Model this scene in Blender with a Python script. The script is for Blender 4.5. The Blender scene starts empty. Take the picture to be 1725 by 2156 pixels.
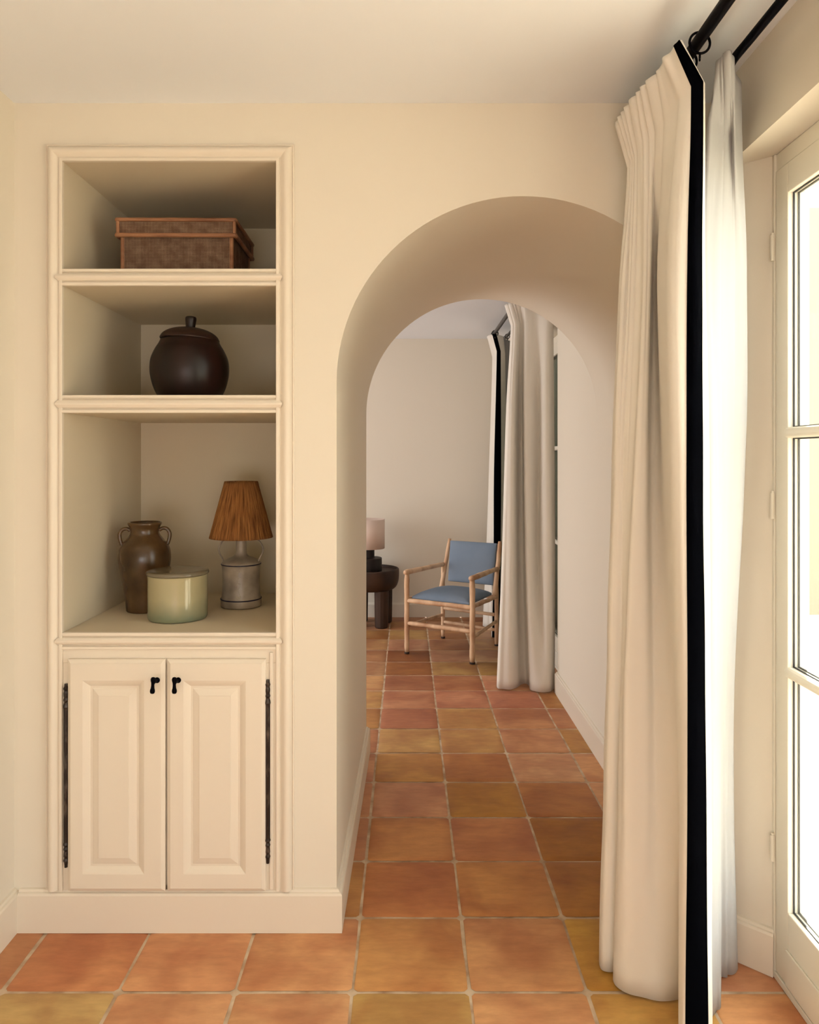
import bpy, bmesh, math, random
from mathutils import Vector, Matrix, noise
from mathutils.geometry import tessellate_polygon
C = bpy.context.scene.collection
S = bpy.context.scene
PI = math.pi
random.seed(4)

# ------------------------------------------------------------------ camera
H = 1.409; F = 1521.0; CX = 857.5; CY = 965.0
cam_d = bpy.data.cameras.new('camera'); cam = bpy.data.objects.new('camera', cam_d); C.objects.link(cam)
cam.location = (0, 0, H); cam.rotation_euler = (PI/2, 0, 0)
cam_d.sensor_fit = 'HORIZONTAL'; cam_d.sensor_width = 36; cam_d.lens = 36*F/1725
cam_d.shift_x = (862.5-CX)/1725; cam_d.shift_y = -(1078-CY)/1725
cam_d.clip_start = 0.02
S.camera = cam

# ------------------------------------------------------------------ light
EXPOSURE = 0.90
WORLD = 3.2
w = bpy.data.worlds.new('sky'); S.world = w; w.use_nodes = True
nt = w.node_tree; bg = nt.nodes['Background']
tc = nt.nodes.new('ShaderNodeTexCoord'); sp = nt.nodes.new('ShaderNodeSeparateXYZ')
rp = nt.nodes.new('ShaderNodeValToRGB')
nt.links.new(tc.outputs['Generated'], sp.inputs[0]); nt.links.new(sp.outputs['Z'], rp.inputs[0])
rp.color_ramp.elements[0].position = 0.0; rp.color_ramp.elements[0].color = (0.98, 0.985, 0.99, 1)
rp.color_ramp.elements[1].position = 0.7; rp.color_ramp.elements[1].color = (0.95, 0.97, 1.0, 1)
nt.links.new(rp.outputs[0], bg.inputs[0]); bg.inputs[1].default_value = WORLD
S.view_settings.view_transform = 'Standard'; S.view_settings.look = 'None'
S.view_settings.gamma = 1; S.view_settings.exposure = EXPOSURE; S.view_settings.use_curve_mapping = False

sun = bpy.data.lights.new('sun', 'SUN'); sun.energy = 11.0; sun.angle = .02; sun.color = (1.0, .985, .95)
so = bpy.data.objects.new('sun', sun); C.objects.link(so)
so.rotation_euler = Vector((-.45, -.75, -.62)).to_track_quat('-Z', 'Y').to_euler()

def window_portal(name, x, y0, y1, z0, z1):
    L = bpy.data.lights.new(name, 'AREA'); L.shape = 'RECTANGLE'; L.size = abs(z1-z0); L.size_y = abs(y1-y0)
    L.cycles.is_portal = True
    o = bpy.data.objects.new(name, L); C.objects.link(o)
    o.location = (x, (y0+y1)/2, (z0+z1)/2); o.rotation_euler = (0, PI/2, 0)
window_portal('daylight_portal', 1.12, 0.47, 1.98, 0.0, 2.23)
def portal_at(loc, rot, sx, sy):
    L = bpy.data.lights.new('daylight_portal', 'AREA'); L.shape = 'RECTANGLE'; L.size = sx; L.size_y = sy; L.cycles.is_portal = True
    o = bpy.data.objects.new('daylight_portal', L); C.objects.link(o); o.location = loc; o.rotation_euler = rot
portal_at((-.125, -3.3, .54), (PI/2, 0, 0), 1.95, 1.08)  # over the unseen opening added behind the viewer
portal_at((-3.1, 4.85, 1.1), (0, -PI/2, 0), 2.2, 1.7)  # over the hidden opening added at the left of the far room
window_portal('daylight_portal', 1.12, -2.6, -1.1, 0.0, 2.23)

# ------------------------------------------------------------------ helpers
def lin(r, g, b):
    f = lambda c: (c/255/12.92) if c/255 <= 0.04045 else ((c/255+0.055)/1.055)**2.4
    return (f(r), f(g), f(b), 1)

def link(name, me, parent=None, m=None):
    o = bpy.data.objects.new(name, me); C.objects.link(o)
    if m: me.materials.append(m)
    if parent: o.parent = parent
    return o

def obj(name, bm, m, parent=None, smooth=False, bevel=0, segs=2):
    me = bpy.data.meshes.new(name); bmesh.ops.recalc_face_normals(bm, faces=bm.faces[:])
    bm.to_mesh(me); bm.free()
    if smooth:
        for p in me.polygons: p.use_smooth = True
    o = link(name, me, parent, m)
    if bevel:
        b = o.modifiers.new('bevel', 'BEVEL'); b.width = bevel; b.segments = segs; b.limit_method = 'ANGLE'
    return o

def tag(o, label, cat, group=None, kind=None):
    if label: o['label'] = label
    if cat: o['category'] = cat
    if group: o['group'] = group
    if kind: o['kind'] = kind
    return o

def thing(name, label, cat, loc=(0, 0, 0), rz=0, group=None):
    o = bpy.data.objects.new(name, None); C.objects.link(o); o.location = loc; o.rotation_euler = (0, 0, rz)
    o.empty_display_size = 0.05
    return tag(o, label, cat, group)

def struct(name, bm, m, label=None, cat=None, smooth=False, bevel=0):
    o = obj(name, bm, m, None, smooth, bevel); o['kind'] = 'structure'
    if label: o['label'] = label
    if cat: o['category'] = cat
    return o

def box(bm, x0, x1, y0, y1, z0, z1):
    v = [bm.verts.new(p) for p in ((x0,y0,z0),(x1,y0,z0),(x1,y1,z0),(x0,y1,z0),(x0,y0,z1),(x1,y0,z1),(x1,y1,z1),(x0,y1,z1))]
    for f in ((0,3,2,1),(4,5,6,7),(0,1,5,4),(1,2,6,5),(2,3,7,6),(3,0,4,7)): bm.faces.new([v[i] for i in f])
    return v

def quad(bm, *pts):
    return bm.faces.new([bm.verts.new(p) for p in pts])

def lathe(bm, prof, seg=64, c=(0, 0, 0), cap=True, sq=None):
    rings = []
    for r, z in prof:
        ring = []
        for i in range(seg):
            a = 2*PI*i/seg
            rr = r if sq is None else r*sq(i, z)
            ring.append(bm.verts.new((c[0]+rr*math.cos(a), c[1]+rr*math.sin(a), c[2]+z)))
        rings.append(ring)
    for a, b in zip(rings, rings[1:]):
        for i in range(seg): bm.faces.new((a[i], a[(i+1) % seg], b[(i+1) % seg], b[i]))
    if cap:
        bm.faces.new(rings[0][::-1]); bm.faces.new(rings[-1])
    return rings

def cr(pts, n):
    """Catmull-Rom through a list of tuples, n samples per span"""
    out = []; N = len(pts)
    for i in range(N-1):
        p0 = pts[max(i-1, 0)]; p1 = pts[i]; p2 = pts[i+1]; p3 = pts[min(i+2, N-1)]
        for k in range(n):
            t = k/n
            out.append(tuple(0.5*((2*b)+(-a+c)*t+(2*a-5*b+4*c-d)*t*t+(-a+3*b-3*c+d)*t**3) for a, b, c, d in zip(p0, p1, p2, p3)))
    out.append(tuple(pts[-1])); return out

def tube(bm, pts, r, seg=12, closed=False, wob=0, seed=0):
    pts = [Vector(p) for p in pts]; N = len(pts)
    rr = r if isinstance(r, (list, tuple)) else [r]*N
    rings = []; up = None
    for i, p in enumerate(pts):
        if closed: t = (pts[(i+1) % N]-pts[i-1])
        else: t = pts[min(i+1, N-1)]-pts[max(i-1, 0)]
        t.normalize()
        if up is None: up = Vector((0, 0, 1)) if abs(t.z) < .9 else Vector((1, 0, 0))
        u = (up - t*up.dot(t)).normalized(); v = t.cross(u); up = u
        ring = []
        for k in range(seg):
            a = 2*PI*k/seg
            q = rr[i]
            if wob: q *= 1+wob*noise.noise(Vector((math.cos(a)*.8+seed*3.1, math.sin(a)*.8, i*.45)))
            ring.append(bm.verts.new(p+u*(q*math.cos(a))+v*(q*math.sin(a))))
        rings.append(ring)
    M = N if closed else N-1
    for i in range(M):
        a = rings[i]; b = rings[(i+1) % N]
        for k in range(seg): bm.faces.new((a[k], a[(k+1) % seg], b[(k+1) % seg], b[k]))
    if not closed:
        bm.faces.new(rings[0][::-1]); bm.faces.new(rings[-1])

def line(a, b, n):
    a = Vector(a); b = Vector(b)
    return [tuple(a.lerp(b, i/n)) for i in range(n+1)]

def sweep(bm, path, prof, closed=False):
    """path: list of (point, du, dv): profile (u,v) placed at point+u*du+v*dv; mitres come from the du vectors"""
    rows = []
    for p, du, dv in path:
        p = Vector(p); du = Vector(du); dv = Vector(dv)
        rows.append([bm.verts.new(p+du*u+dv*v) for u, v in prof])
    n = len(rows)
    for i in range(n if closed else n-1):
        a = rows[i]; b = rows[(i+1) % n]
        for k in range(len(prof)-1): bm.faces.new((a[k], a[k+1], b[k+1], b[k]))
    if not closed:
        for r in (rows[0], rows[-1]):
            try: bm.faces.new(r)
            except ValueError: pass

# ------------------------------------------------------------------ materials
def mat(name, col, rough=.6, spec=.5, metal=0, coat=0):
    m = bpy.data.materials.new(name); m.use_nodes = True
    b = m.node_tree.nodes['Principled BSDF']
    b.inputs['Base Color'].default_value = col if len(col) == 4 else (*col, 1)
    b.inputs['Roughness'].default_value = rough; b.inputs['Metallic'].default_value = metal
    b.inputs['Specular IOR Level'].default_value = spec; b.inputs['Coat Weight'].default_value = coat
    return m

def nd(m, t, **kw):
    n = m.node_tree.nodes.new(t)
    for k, v in kw.items(): setattr(n, k, v)
    return n
def ln(m, a, b): m.node_tree.links.new(a, b)
def bsdf(m): return m.node_tree.nodes['Principled BSDF']

def add_noise_color(m, c0, c1, scale=5, detail=4, stretch=(1, 1, 1), lo=.35, hi=.65, coord='Object'):
    t = nd(m, 'ShaderNodeTexCoord'); mp = nd(m, 'ShaderNodeMapping'); mp.inputs['Scale'].default_value = stretch
    n = nd(m, 'ShaderNodeTexNoise'); n.inputs['Scale'].default_value = scale; n.inputs['Detail'].default_value = detail
    r = nd(m, 'ShaderNodeValToRGB'); r.color_ramp.elements[0].position = lo; r.color_ramp.elements[1].position = hi
    r.color_ramp.elements[0].color = c0; r.color_ramp.elements[1].color = c1
    ln(m, t.outputs[coord], mp.inputs[0]); ln(m, mp.outputs[0], n.inputs['Vector']); ln(m, n.outputs[0], r.inputs[0])
    ln(m, r.outputs[0], bsdf(m).inputs['Base Color'])
    return n, r

def add_bump(m, scale, strength, dist=.001, stretch=(1, 1, 1), detail=4):
    t = nd(m, 'ShaderNodeTexCoord'); mp = nd(m, 'ShaderNodeMapping'); mp.inputs['Scale'].default_value = stretch
    n = nd(m, 'ShaderNodeTexNoise'); n.inputs['Scale'].default_value = scale; n.inputs['Detail'].default_value = detail
    b = nd(m, 'ShaderNodeBump'); b.inputs['Strength'].default_value = strength; b.inputs['Distance'].default_value = dist
    ln(m, t.outputs['Object'], mp.inputs[0]); ln(m, mp.outputs[0], n.inputs['Vector']); ln(m, n.outputs[0], b.inputs['Height'])
    ln(m, b.outputs[0], bsdf(m).inputs['Normal'])

WALL = mat('cream_wall_paint', (0.785, 0.713, 0.60), .75, .25); add_bump(WALL, 9, .25, .004, detail=3)
CEIL = mat('pale_ceiling_paint', (0.85, 0.865, 0.90), .8, .2); add_bump(CEIL, 6, .2, .004, detail=3)
TRIM = mat('cream_satin_trim_paint', (0.79, 0.70, 0.58), .42, .4)
FRAME = mat('window_frame_paint', (0.80, 0.74, 0.62), .4, .4)
BLACKM = mat('blackened_iron', (0.0015, 0.0015, 0.003), .5, .06)
GREYM = mat('grey_iron', (0.05, 0.045, 0.045), .4, .5)
HINGE = mat('worn_dark_hinge_metal', (0.06, 0.045, 0.035), .35, .5, .6)
add_noise_color(HINGE, (0.03, 0.022, 0.018, 1), (0.16, 0.13, 0.11, 1), 60, 5, (1, 1, .4), .5, .8)
GROUT = mat('sandy_grout', lin(205, 178, 148), .9, .1)
add_noise_color(GROUT, lin(178, 146, 118), lin(222, 200, 172), 14, 6)
GASK = mat('dark_window_gasket', (0.03, 0.028, 0.026), .5)
SPACER = mat('grey_glazing_spacer', (0.45, 0.42, 0.38), .4)

# fabric: diffuse with some light coming through
def fabric(name, col, trans, tcol=None, wr=.2):
    m = bpy.data.materials.new(name); m.use_nodes = True
    b = bsdf(m); b.inputs['Base Color'].default_value = col; b.inputs['Roughness'].default_value = .9
    b.inputs['Specular IOR Level'].default_value = .1
    try: b.inputs['Sheen Weight'].default_value = .15
    except KeyError: pass
    tr = nd(m, 'ShaderNodeBsdfTranslucent'); tr.inputs[0].default_value = tcol or col
    mx = nd(m, 'ShaderNodeMixShader'); mx.inputs[0].default_value = trans
    out = m.node_tree.nodes['Material Output']
    ln(m, b.outputs[0], mx.inputs[1]); ln(m, tr.outputs[0], mx.inputs[2]); ln(m, mx.outputs[0], out.inputs[0])
    t = nd(m, 'ShaderNodeTexCoord'); n = nd(m, 'ShaderNodeTexNoise'); n.inputs['Scale'].default_value = 8; n.inputs['Detail'].default_value = 4
    mp = nd(m, 'ShaderNodeMapping'); mp.inputs['Scale'].default_value = (1, 1, .6)
    bp = nd(m, 'ShaderNodeBump'); bp.inputs['Strength'].default_value = wr; bp.inputs['Distance'].default_value = .004
    ln(m, t.outputs['Object'], mp.inputs[0]); ln(m, mp.outputs[0], n.inputs['Vector']); ln(m, n.outputs[0], bp.inputs['Height'])
    ln(m, bp.outputs[0], b.inputs['Normal'])
    return m
CURT = fabric('cream_curtain_cloth', (0.94, 0.885, 0.80, 1), .14)
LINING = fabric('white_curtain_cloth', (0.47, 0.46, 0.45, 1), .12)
VELVET = mat('black_velvet_band', (0.0012, 0.0014, 0.0024), 1, .02)
BLUE = mat('blue_upholstery', lin(112, 133, 158), .85, .2)
add_noise_color(BLUE, lin(116, 130, 148), lin(130, 143, 160), 3); add_bump(BLUE, 400, .3, .0005)

GLASS = bpy.data.materials.new('clear_window_glass'); GLASS.use_nodes = True
g = GLASS; g.node_tree.nodes.remove(bsdf(g))
tr = nd(g, 'ShaderNodeBsdfTransparent'); tr.inputs[0].default_value = (.96, .97, .95, 1)
gl = nd(g, 'ShaderNodeBsdfGlossy'); gl.inputs['Roughness'].default_value = .02
fr = nd(g, 'ShaderNodeFresnel'); fr.inputs[0].default_value = 1.45
geo = nd(g, 'ShaderNodeNewGeometry'); inv = nd(g, 'ShaderNodeMath', operation='SUBTRACT'); inv.inputs[0].default_value = 1; ln(g, geo.outputs['Backfacing'], inv.inputs[1])
fm = nd(g, 'ShaderNodeMath', operation='MULTIPLY'); ln(g, fr.outputs[0], fm.inputs[0]); ln(g, inv.outputs[0], fm.inputs[1])
mx = nd(g, 'ShaderNodeMixShader'); ln(g, fm.outputs[0], mx.inputs[0]); ln(g, tr.outputs[0], mx.inputs[1]); ln(g, gl.outputs[0], mx.inputs[2])
ln(g, mx.outputs[0], g.node_tree.nodes['Material Output'].inputs[0])

# ------------------------------------------------------------------ setting: dimensions
ZC = 2.471                 # ceiling
XL = -1.175; XR = 0.905    # side walls
YF = 2.16; YB = 3.45       # front and back face of the arch wall
YE = 6.42                  # far wall of the second room
XL2 = -3.0; Y0 = -3.2
# arch, front and back
AF = (-0.211, 0.905, 1.635); AB = (-0.195, 0.905, 1.619)
def arch_pts(a, y, n=56):
    x0, x1, zs = a; c = (x0+x1)/2; r = (x1-x0)/2
    return [(c-r*math.cos(PI*i/n), y, zs+r*math.sin(PI*i/n)) for i in range(n+1)]
NX0, NX1, NZ0, NZ1 = -1.032, -0.383, 0.122, 2.299    # hole for the built-in cupboard

# arch wall: front face, jambs, soffit, back face
bm = bmesh.new()
front = [(XL, 0), (AF[0], 0)] + [(p[0], p[2]) for p in arch_pts(AF, 0)] + [(XR, ZC), (XL, ZC)]
hole = [(NX0, NZ0), (NX1, NZ0), (NX1, NZ1), (NX0, NZ1)]
allp = front + hole
vs = [bm.verts.new((p[0], YF, p[1])) for p in allp]
for t in tessellate_polygon([[Vector((p[0], p[1], 0)) for p in front], [Vector((p[0], p[1], 0)) for p in hole]]):
    bm.faces.new([vs[i] for i in t])
pa = [(AF[0], YF, 0)] + arch_pts(AF, YF); pb = [(AB[0], YB, 0)] + arch_pts(AB, YB)
K = 10
# soft rounded arris, then the passage itself
def lerp(a, b, t): return tuple(a[i]+(b[i]-a[i])*t for i in range(3))
rows = [[bm.verts.new(lerp(a, b, k/K)) for a, b in zip(pa, pb)] for k in range(K+1)]
for a, b in zip(rows, rows[1:]):
    for i in range(len(a)-1): f = bm.faces.new((a[i], b[i], b[i+1], a[i+1])); f.smooth = True
back = [(XL2, 0), (AB[0], 0)] + [(p[0], p[2]) for p in arch_pts(AB, 0)] + [(XR, ZC), (XL2, ZC)]
vs = [bm.verts.new((p[0], YB, p[1])) for p in back]
for t in tessellate_polygon([[Vector((p[0], p[1], 0)) for p in back]]): bm.faces.new([vs[i] for i in t])
me = bpy.data.meshes.new('wall_front'); bm.to_mesh(me); bm.free()
o = link('wall_front', me, None, WALL); o['kind'] = 'structure'; o['label'] = 'cream plaster wall with a deep round arched passage'; o['category'] = 'wall'

bm = bmesh.new(); quad(bm, (XL, Y0, 0), (XL, YF, 0), (XL, YF, ZC), (XL, Y0, ZC))
struct('wall_left', bm, WALL, 'cream wall at the left edge of the near room', 'wall')
def holed(bm, f, u0, u1, h0, h1, top):
    quad(bm, f(u0, 0), f(h0, 0), f(h0, ZC), f(u0, ZC)); quad(bm, f(h1, 0), f(u1, 0), f(u1, ZC), f(h1, ZC)); quad(bm, f(h0, top), f(h1, top), f(h1, ZC), f(h0, ZC))
bm = bmesh.new(); holed(bm, lambda u, z: (u, Y0, z), XL, XR, -1.1, 0.85, 1.08)  # low opening added out of view, sized to let in frontal fill light
struct('wall_back', bm, WALL, 'cream wall behind the viewer', 'wall')
bm = bmesh.new(); quad(bm, (XL2, YE, 0), (XR, YE, 0), (XR, YE, ZC), (XL2, YE, ZC))
struct('wall_far', bm, WALL, 'cream far wall of the room seen through the arch', 'wall')
bm = bmesh.new(); holed(bm, lambda u, z: (XL2, u, z), YB, YE, 4.0, 5.7, 2.2)  # hidden opening added to light the far room and its curtains
struct('wall_far_left', bm, WALL, 'cream left wall of the far room', 'wall')

# right wall with three splayed window recesses
ZS = 2.235; XW = 1.0
WIN = [(-2.72, -1.02), (0.40, 2.06), (4.345, 6.02)]
bm = bmesh.new()
ys = [Y0] + [v for p in WIN for v in p] + [YE]
for i in range(0, len(ys), 2): quad(bm, (XR, ys[i], 0), (XR, ys[i+1], 0), (XR, ys[i+1], ZC), (XR, ys[i], ZC))
for a, b in WIN:
    quad(bm, (XR, a, ZS), (XR, b, ZS), (XR, b, ZC), (XR, a, ZC))
    quad(bm, (XR, a, ZS), (XR, b, ZS), (XW+.06, b-.085, ZS), (XW+.06, a+.085, ZS))      # soffit
    quad(bm, (XR, b, 0), (XW, b-.085, 0), (XW, b-.085, ZS), (XR, b, ZS))
    quad(bm, (XW, b-.085, 0), (XW+.10, b-.085, 0), (XW+.10, b-.085, ZS), (XW, b-.085, ZS))
    quad(bm, (XR, a, 0), (XW, a+.085, 0), (XW, a+.085, ZS), (XR, a, ZS))
    quad(bm, (XW, a+.085, 0), (XW+.10, a+.085, 0), (XW+.10, a+.085, ZS), (XW, a+.085, ZS))
struct('wall_right', bm, WALL, 'cream right wall with splayed recesses around the tall windows', 'wall')

bm = bmesh.new(); quad(bm, (XL, Y0, ZC), (XR, Y0, ZC), (XR, YF, ZC), (XL, YF, ZC))
quad(bm, (XL2, YB, ZC), (XR, YB, ZC), (XR, YE, ZC), (XL2, YE, ZC))
struct('ceiling', bm, CEIL, 'smooth pale ceiling', 'ceiling')

# ------------------------------------------------------------------ floor: handmade terracotta tiles in one mesh with grout below
P = 0.31; RX = 0.1655; RY = 1.9096
TILE = mat('terracotta_tile', lin(190, 124, 80), .5, .35)
at = nd(TILE, 'ShaderNodeAttribute'); at.attribute_name = 'tilecol'
at2 = nd(TILE, 'ShaderNodeAttribute'); at2.attribute_name = 'tilevar'
t = nd(TILE, 'ShaderNodeTexCoord')
add = nd(TILE, 'ShaderNodeVectorMath', operation='ADD'); ln(TILE, t.outputs['Object'], add.inputs[0]); ln(TILE, at2.outputs['Vector'], add.inputs[1])
n1 = nd(TILE, 'ShaderNodeTexNoise'); n1.inputs['Scale'].default_value = 4.5; n1.inputs['Detail'].default_value = 3
n1.inputs['Distortion'].default_value = .4
n2 = nd(TILE, 'ShaderNodeTexNoise'); n2.inputs['Scale'].default_value = 26; n2.inputs['Detail'].default_value = 7; n2.inputs['Roughness'].default_value = .65
mpx = nd(TILE, 'ShaderNodeMapping'); mpx.inputs['Scale'].default_value = (.45, 1.4, 1)
ln(TILE, add.outputs[0], n1.inputs['Vector']); ln(TILE, add.outputs[0], mpx.inputs[0]); ln(TILE, mpx.outputs[0], n2.inputs['Vector'])
r1 = nd(TILE, 'ShaderNodeValToRGB'); r1.color_ramp.elements[0].position = .36; r1.color_ramp.elements[1].position = .66
r1.color_ramp.elements[0].color = (.78, .62, .56, 1); r1.color_ramp.elements[1].color = (1.12, 1.13, 1.05, 1)
r2 = nd(TILE, 'ShaderNodeValToRGB'); r2.color_ramp.elements[0].position = .3; r2.color_ramp.elements[1].position = .72
r2.color_ramp.elements[0].color = (.84, .82, .80, 1); r2.color_ramp.elements[1].color = (1.1, 1.1, 1.1, 1)
ln(TILE, n1.outputs[0], r1.inputs[0]); ln(TILE, n2.outputs[0], r2.inputs[0])
m1 = nd(TILE, 'ShaderNodeMix', data_type='RGBA', blend_type='MULTIPLY'); m1.inputs[0].default_value = 1
m2 = nd(TILE, 'ShaderNodeMix', data_type='RGBA', blend_type='MULTIPLY'); m2.inputs[0].default_value = 1
ln(TILE, at.outputs['Color'], m1.inputs[6]); ln(TILE, r1.outputs[0], m1.inputs[7])
ln(TILE, m1.outputs[2], m2.inputs[6]); ln(TILE, r2.outputs[0], m2.inputs[7]); ln(TILE, m2.outputs[2], bsdf(TILE).inputs['Base Color'])
bp = nd(TILE, 'ShaderNodeBump'); bp.inputs['Strength'].default_value = .3; bp.inputs['Distance'].default_value = .003
ln(TILE, n2.outputs[0], bp.inputs['Height']); ln(TILE, bp.outputs[0], bsdf(TILE).inputs['Normal'])
rr = nd(TILE, 'ShaderNodeMapRange'); rr.inputs[3].default_value = .38; rr.inputs[4].default_value = .62
ln(TILE, n1.outputs[0], rr.inputs[0]); ln(TILE, rr.outputs[0], bsdf(TILE).inputs['Roughness'])

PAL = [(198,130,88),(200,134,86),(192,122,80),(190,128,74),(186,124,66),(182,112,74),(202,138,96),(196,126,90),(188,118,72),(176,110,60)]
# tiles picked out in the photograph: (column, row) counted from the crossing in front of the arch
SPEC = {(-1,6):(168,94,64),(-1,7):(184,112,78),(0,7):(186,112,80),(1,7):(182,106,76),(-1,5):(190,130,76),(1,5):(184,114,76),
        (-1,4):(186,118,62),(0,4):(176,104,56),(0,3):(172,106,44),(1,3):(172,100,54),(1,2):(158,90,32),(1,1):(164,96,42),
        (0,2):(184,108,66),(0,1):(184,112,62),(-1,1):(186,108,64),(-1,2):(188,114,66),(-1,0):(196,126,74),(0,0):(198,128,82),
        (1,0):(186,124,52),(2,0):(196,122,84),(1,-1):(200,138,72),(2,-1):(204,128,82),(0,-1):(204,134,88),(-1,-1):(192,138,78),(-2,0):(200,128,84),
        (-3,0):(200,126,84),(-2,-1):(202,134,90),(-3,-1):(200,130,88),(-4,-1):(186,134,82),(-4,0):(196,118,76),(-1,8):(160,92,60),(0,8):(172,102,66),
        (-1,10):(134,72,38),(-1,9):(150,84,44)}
bm = bmesh.new()
colL = bm.verts.layers.float_color.new('tilecol'); varL = bm.verts.layers.float_vector.new('tilevar')
# grout bed (material slot 1)
gq = [quad(bm, (XL2-.1, Y0, -.004), (XW+.12, Y0, -.004), (XW+.12, YE+.05, -.004), (XL2-.1, YE+.05, -.004))]
gq[0].material_index = 1
N = 9
for j in range(-17, 15):
    for i in range(-11, 3):
        cx = RX+P*i; cy = RY+P*j
        if cy+P < Y0 or cy > YE+.1: continue
        if cy < YB-.1 and cx+P < XL-.02: continue
        if cy > 2.2 and cy+P < YB-.02 and cx+P < -.26: continue
        rnd = random.Random(i*131+j*17+5)
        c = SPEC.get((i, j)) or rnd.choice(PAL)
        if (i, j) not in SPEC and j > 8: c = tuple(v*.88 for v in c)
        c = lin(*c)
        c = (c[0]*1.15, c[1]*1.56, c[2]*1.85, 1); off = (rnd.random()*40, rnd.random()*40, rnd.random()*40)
        g = .0045; hz = rnd.uniform(-.0006, .0008)
        x0 = cx+g+rnd.uniform(-.0012, .0012); x1 = cx+P-g+rnd.uniform(-.0012, .0012)
        y0 = cy+g+rnd.uniform(-.0012, .0012); y1 = cy+P-g+rnd.uniform(-.0012, .0012)
        grid = []
        for b in range(N+1):
            row = []
            for a in range(N+1):
                u = a/N; v = b/N
                # denser near the edges
                u = .5-.5*math.cos(PI*u); v = .5-.5*math.cos(PI*v)
                x = x0+(x1-x0)*u; y = y0+(y1-y0)*v
                e = min(u, 1-u, v, 1-v)*P
                ww = .0016*noise.noise(Vector((x*9, y*9, i*3.3+j*7.7)))
                wx = ww*(1 if u < .02 or u > .98 else .3); wy = ww*(1 if v < .02 or v > .98 else .3)
                # rounded corners
                cu = min(u, 1-u); cv = min(v, 1-v)
                if cu < .01 and cv < .01:
                    x += .0045*(1 if u < .5 else -1); y += .0045*(1 if v < .5 else -1)
                z = hz - (.0032 if e < .001 else (.0007 if e < .012 else 0)) + .0006*noise.noise(Vector((x*7, y*7, 1.7)))
                vv = bm.verts.new((x+wx, y+wy, z)); vv[colL] = c; vv[varL] = off; row.append(vv)
            grid.append(row)
        for b in range(N):
            for a in range(N):
                f = bm.faces.new((grid[b][a], grid[b][a+1], grid[b+1][a+1], grid[b+1][a])); f.smooth = True
me = bpy.data.meshes.new('floor'); bm.to_mesh(me); bm.free()
o = link('floor', me, None, TILE); me.materials.append(GROUT); o['kind'] = 'structure'
o['label'] = 'square handmade terracotta floor tiles with pale grout'; o['category'] = 'floor'

# ------------------------------------------------------------------ baseboards
BP = [(0, 0), (.018, 0), (.018, .110), (.015, .116), (.010, .118), (.007, .124), (0, .126)]   # (out, up)
def baseboard(name, pts, outs, label):
    bm = bmesh.new()
    sweep(bm, [((p[0], p[1], .0005), (o[0], o[1], 0), (0, 0, 1)) for p, o in zip(pts, outs)], BP)
    return struct(name, bm, TRIM, label, 'baseboard')
baseboard('baseboard_front', [(XL+.018, YF), (AF[0], YF), (AB[0], YB), (XL2, YB)], [(0, -1), (1, -1), (1, 1), (0, 1)],
          'low cream baseboard under the cupboard and round into the passage')
baseboard('baseboard_left', [(XL, Y0), (XL, YF)], [(1, 0), (1, 0)], 'cream baseboard along the left wall')
baseboard('baseboard_right', [(XR, WIN[1][1]+.0), (XR, WIN[2][0])], [(-1, 0), (-1, 0)], 'cream baseboard along the right side of the passage')
dd = Vector((.095, -.085)).normalized(); nn = (-dd.y*-1, 0)
baseboard('baseboard_reveal', [(XR, WIN[1][1]), (XW+.004, WIN[1][1]-.088)], [(-.667, -.745), (-.667, -.745)], 'cream baseboard across the splayed window reveal')
baseboard('baseboard_far', [(XL2, YE), (XR, YE)], [(0, -1), (0, -1)], 'cream baseboard along the far wall')
baseboard('baseboard_far_right', [(XR, WIN[2][1]), (XR, YE)], [(-1, 0), (-1, 0)], 'cream baseboard beside the far window')

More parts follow.
